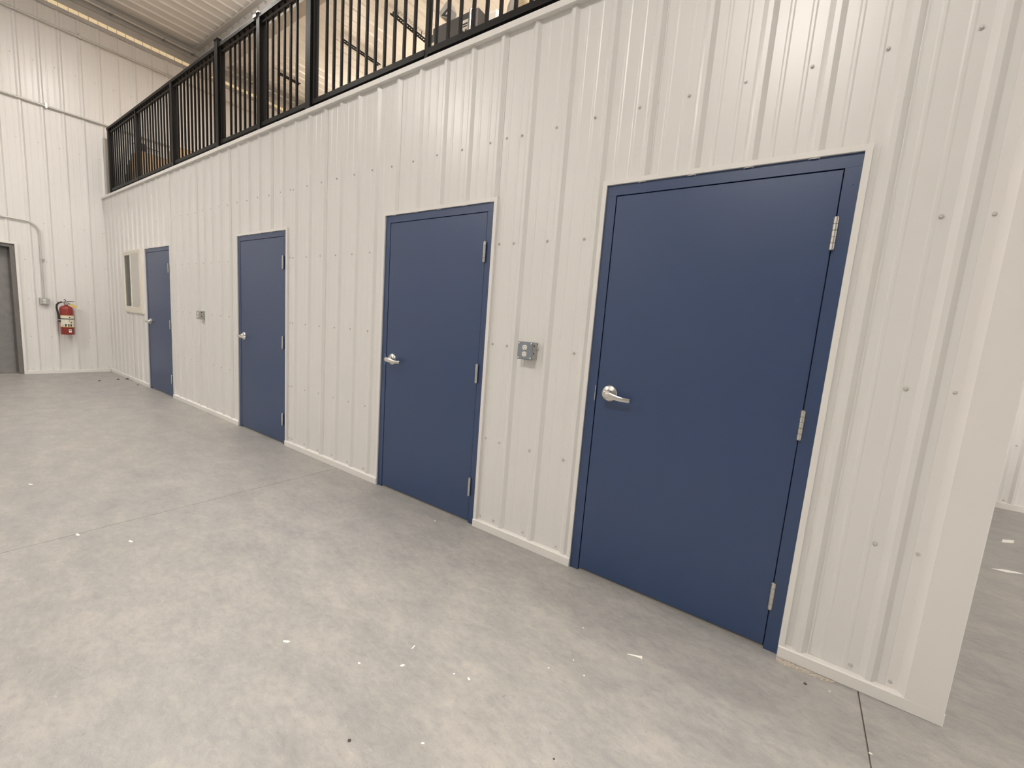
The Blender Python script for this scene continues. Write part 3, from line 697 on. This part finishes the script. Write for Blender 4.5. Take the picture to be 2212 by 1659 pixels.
jb = tag(obj('junction_box', MB().cbox(-0.05, 0.05, -0.045, -0.0005, -0.06, 0.06, 0.004), 'rubber', loc=(XE + 0.02, 0.53, 4.065)), 'small black junction box on the wall behind the railing', 'box')
jb.rotation_euler = (0, 0, PI / 2)
obj('cable', MB().tube([(-0.13, -0.02, 0.02), (0.24, -0.02, 0.01)], 0.006, 8), 'rubber', jb)

# ------------------------------------------------------------------ litter on the floor
def scrap(name, pts, th, m, label, cat, group=None):
    return tag(obj(name, MB().poly([(x, y, 0.0004) for x, y in pts], (0, 0, th)), m), label, cat, group)
pst = MB()
pp = [(0.494, -0.440, 0.0016, 0.001), (0.508, -0.4345, 0.0022, 0.0015), (0.524, -0.4285, 0.0026, 0.0025), (0.540, -0.424, 0.0034, 0.004), (0.552, -0.4225, 0.0048, 0.0075)]
v = []
for x, y, hw, z in pp: v += [(x + hw * .35, y - hw, 0.0006), (x - hw * .35, y + hw, z)]
pst.add(v, [(2 * i, 2 * i + 2, 2 * i + 3, 2 * i + 1) for i in range(4)])
ps_ = tag(obj('paper_strip', pst, 'paper'), 'curled strip of white paper lying before the nearest blue door', 'paper')
sol = ps_.modifiers.new('thick', 'SOLIDIFY'); sol.thickness = 0.0008
chips = [(-0.219, -0.988, .012, .003, 1.8), (-0.181, -1.078, .009, .005, .9), (-0.316, -1.176, .006, .004, .2), (0.0, -0.98, .004, .003, .5), (0.059, -0.962, .008, .004, -.3), (0.398, -0.663, .004, .003, .4),
         (0.33, -0.62, .003, .003, 0), (0.27, -0.72, .004, .003, 1), (0.105, -1.24, .006, .003, .7), (0.28, -0.42, .004, .003, 0), (-0.631, -1.294, .016, .006, .5), (-0.95, -0.14, .010, .004, -.4), (1.20, -0.10, .004, .003, .2), (1.62, -0.42, .012, .003, -.9), (1.30, -0.33, .006, .003, .1), (-3.35, -1.67, .02, .006, .4), (-2.26, -1.62, .02, .006, .1), (-1.98, -1.46, .018, .006, .2)]
for i, (x, y, a, b, r) in enumerate(chips):
    c, s = math.cos(r), math.sin(r)
    q = [(a, b * .3), (a * .3, b), (-a, b * .6), (-a * .7, -b * .8), (a * .5, -b)]
    scrap('paint_chip', [(x + p * c - t_ * s, y + p * s + t_ * c) for p, t_ in q], 0.0012, 'chip', 'tiny white chip lying on the concrete floor', 'chip', 'white chips on the floor')
for x, y, r in ((-8.274, -0.158, .022), (-8.28, -0.040, .026), (-7.569, -0.077, .016), (-8.206, -0.393, .018), (1.12, -0.12, .007), (0.46, -1.02, .004), (-0.081, -1.377, .006)):
    mb = MB().lathe([(r * .8, 0.0003), (r, r * .25), (r * .55, r * .6), (r * .1, r * .7)], 'z', 7)
    mb.v = [(p * random.uniform(.75, 1.2), q * random.uniform(.6, 1.1), t_) for p, q, t_ in mb.v]
    tag(obj('dirt_crumb', mb, 'pebble', loc=(x, y, 0)), 'small dark crumb of dirt on the concrete floor', 'dirt', 'dark crumbs on the floor')
def torn(name, cx, cy, l, wdt, r, label):
    c, s = math.cos(r), math.sin(r); top = []; bot = []
    for k in range(9):
        t_ = -1 + k / 4; wv = wdt * (1 - abs(t_) ** 1.5) + 0.002
        top.append((t_ * l, wv * random.uniform(.5, 1.1))); bot.append((t_ * l, -wv * random.uniform(.5, 1.1)))
    q = top + bot[::-1]
    return scrap(name, [(cx + a * c - b * s, cy + a * s + b * c) for a, b in q], 0.002, 'chip', label, 'scrap')
torn('plastic_scrap', 2.43, 2.62, 0.075, 0.030, 0.9, 'torn white plastic scrap near the back wall past the corner')
torn('plastic_scrap', 2.235, 1.915, 0.085, 0.022, 0.35, 'longer white plastic scrap on the floor past the free corner')
sd = MB()
for k in range(260):
    u = random.random() ** 1.5; x = 1.02 + u * 0.20; y = -0.028 - abs(random.gauss(0, 0.016)) * (1 - 0.5 * u)
    r = random.uniform(.0015, .0045); h = random.uniform(.0008, .0025); a = random.random() * 3
    sd.poly([(x + r * math.cos(a + t_) * 1.5, y + r * math.sin(a + t_), 0.0002) for t_ in (0, 1.6, 3.0, 4.6)], (0, 0, h))
tag(obj('sawdust', sd, 'sand'), 'loose tan sawdust along the base trim by the nearest blue door', 'sawdust', kind='stuff')

# ------------------------------------------------------------------ high bay lamps with added uplight, one of them fill
def lamp(x, y, share):
    o = empty('high_bay_light', (x, y, LAMP_Z), 'flat rectangular high bay light with added uplight, one added as fill', 'light', 'high bay lights')
    obj('housing', MB().box(-0.22, 0.22, -0.16, 0.16, 0.0, 0.05), 'lamp_body', o)
    obj('lens', MB().box(-0.20, 0.20, -0.14, 0.14, -0.008, -0.0005), 'lens', o)
    obj('lens', MB().box(-0.20, 0.20, -0.14, 0.14, 0.0505, 0.058), 'lens', o)  # upper lens belongs to the added uplight
    for s in (-1, 1): obj('cable', MB().box(s * 0.215 - 0.002, s * 0.215 + 0.002, -0.002, 0.002, 0.05, ZC - LAMP_Z - 0.005), 'galv', o)
    for nm, e, z, rx in (('bulb', LAMP_W, -0.012, 0.0), ('added_uplight', UP_FILL_W, 0.062, PI)):  # the upward light is added to brighten the ceiling
        ld = bpy.data.lights.new(nm, 'AREA'); ld.shape = 'RECTANGLE'; ld.size = 0.30; ld.size_y = 0.22; ld.energy = e * share; ld.color = LAMP_COL
        l = bpy.data.objects.new(nm, ld); COL.objects.link(l); l.parent = o; l.location = (0, 0, z); l.rotation_euler = (rx, 0, 0)
for x, y, k in LAMP_SPOTS: lamp(x, y, k)

# warm fill added to brighten the loft ceiling, unseen below the wall cap sight line
for x in (-7.6, -5.2, -2.8):
    o = empty('loft_fill_light', (x, YB - 0.0185, 4.70), 'unseen warm fill light added to brighten the loft ceiling', 'light', 'added loft fill lights')
    obj('housing', MB().box(-0.30, 0.30, -0.09, 0.0, -0.03, 0.03), 'lamp_body', o)
    obj('diffuser', MB().box(-0.28, 0.28, -0.08, -0.01, 0.0305, 0.040), 'plastic', o)
    ld = bpy.data.lights.new('bulb', 'AREA'); ld.shape = 'RECTANGLE'; ld.size = 0.56; ld.size_y = 0.07; ld.energy = LOFT_FILL_W; ld.color = (1.0, 0.84, 0.64)
    l = bpy.data.objects.new('bulb', ld); COL.objects.link(l); l.parent = o; l.location = (0, -0.05, 0.046); l.rotation_euler = (PI - 0.35, 0, 0)
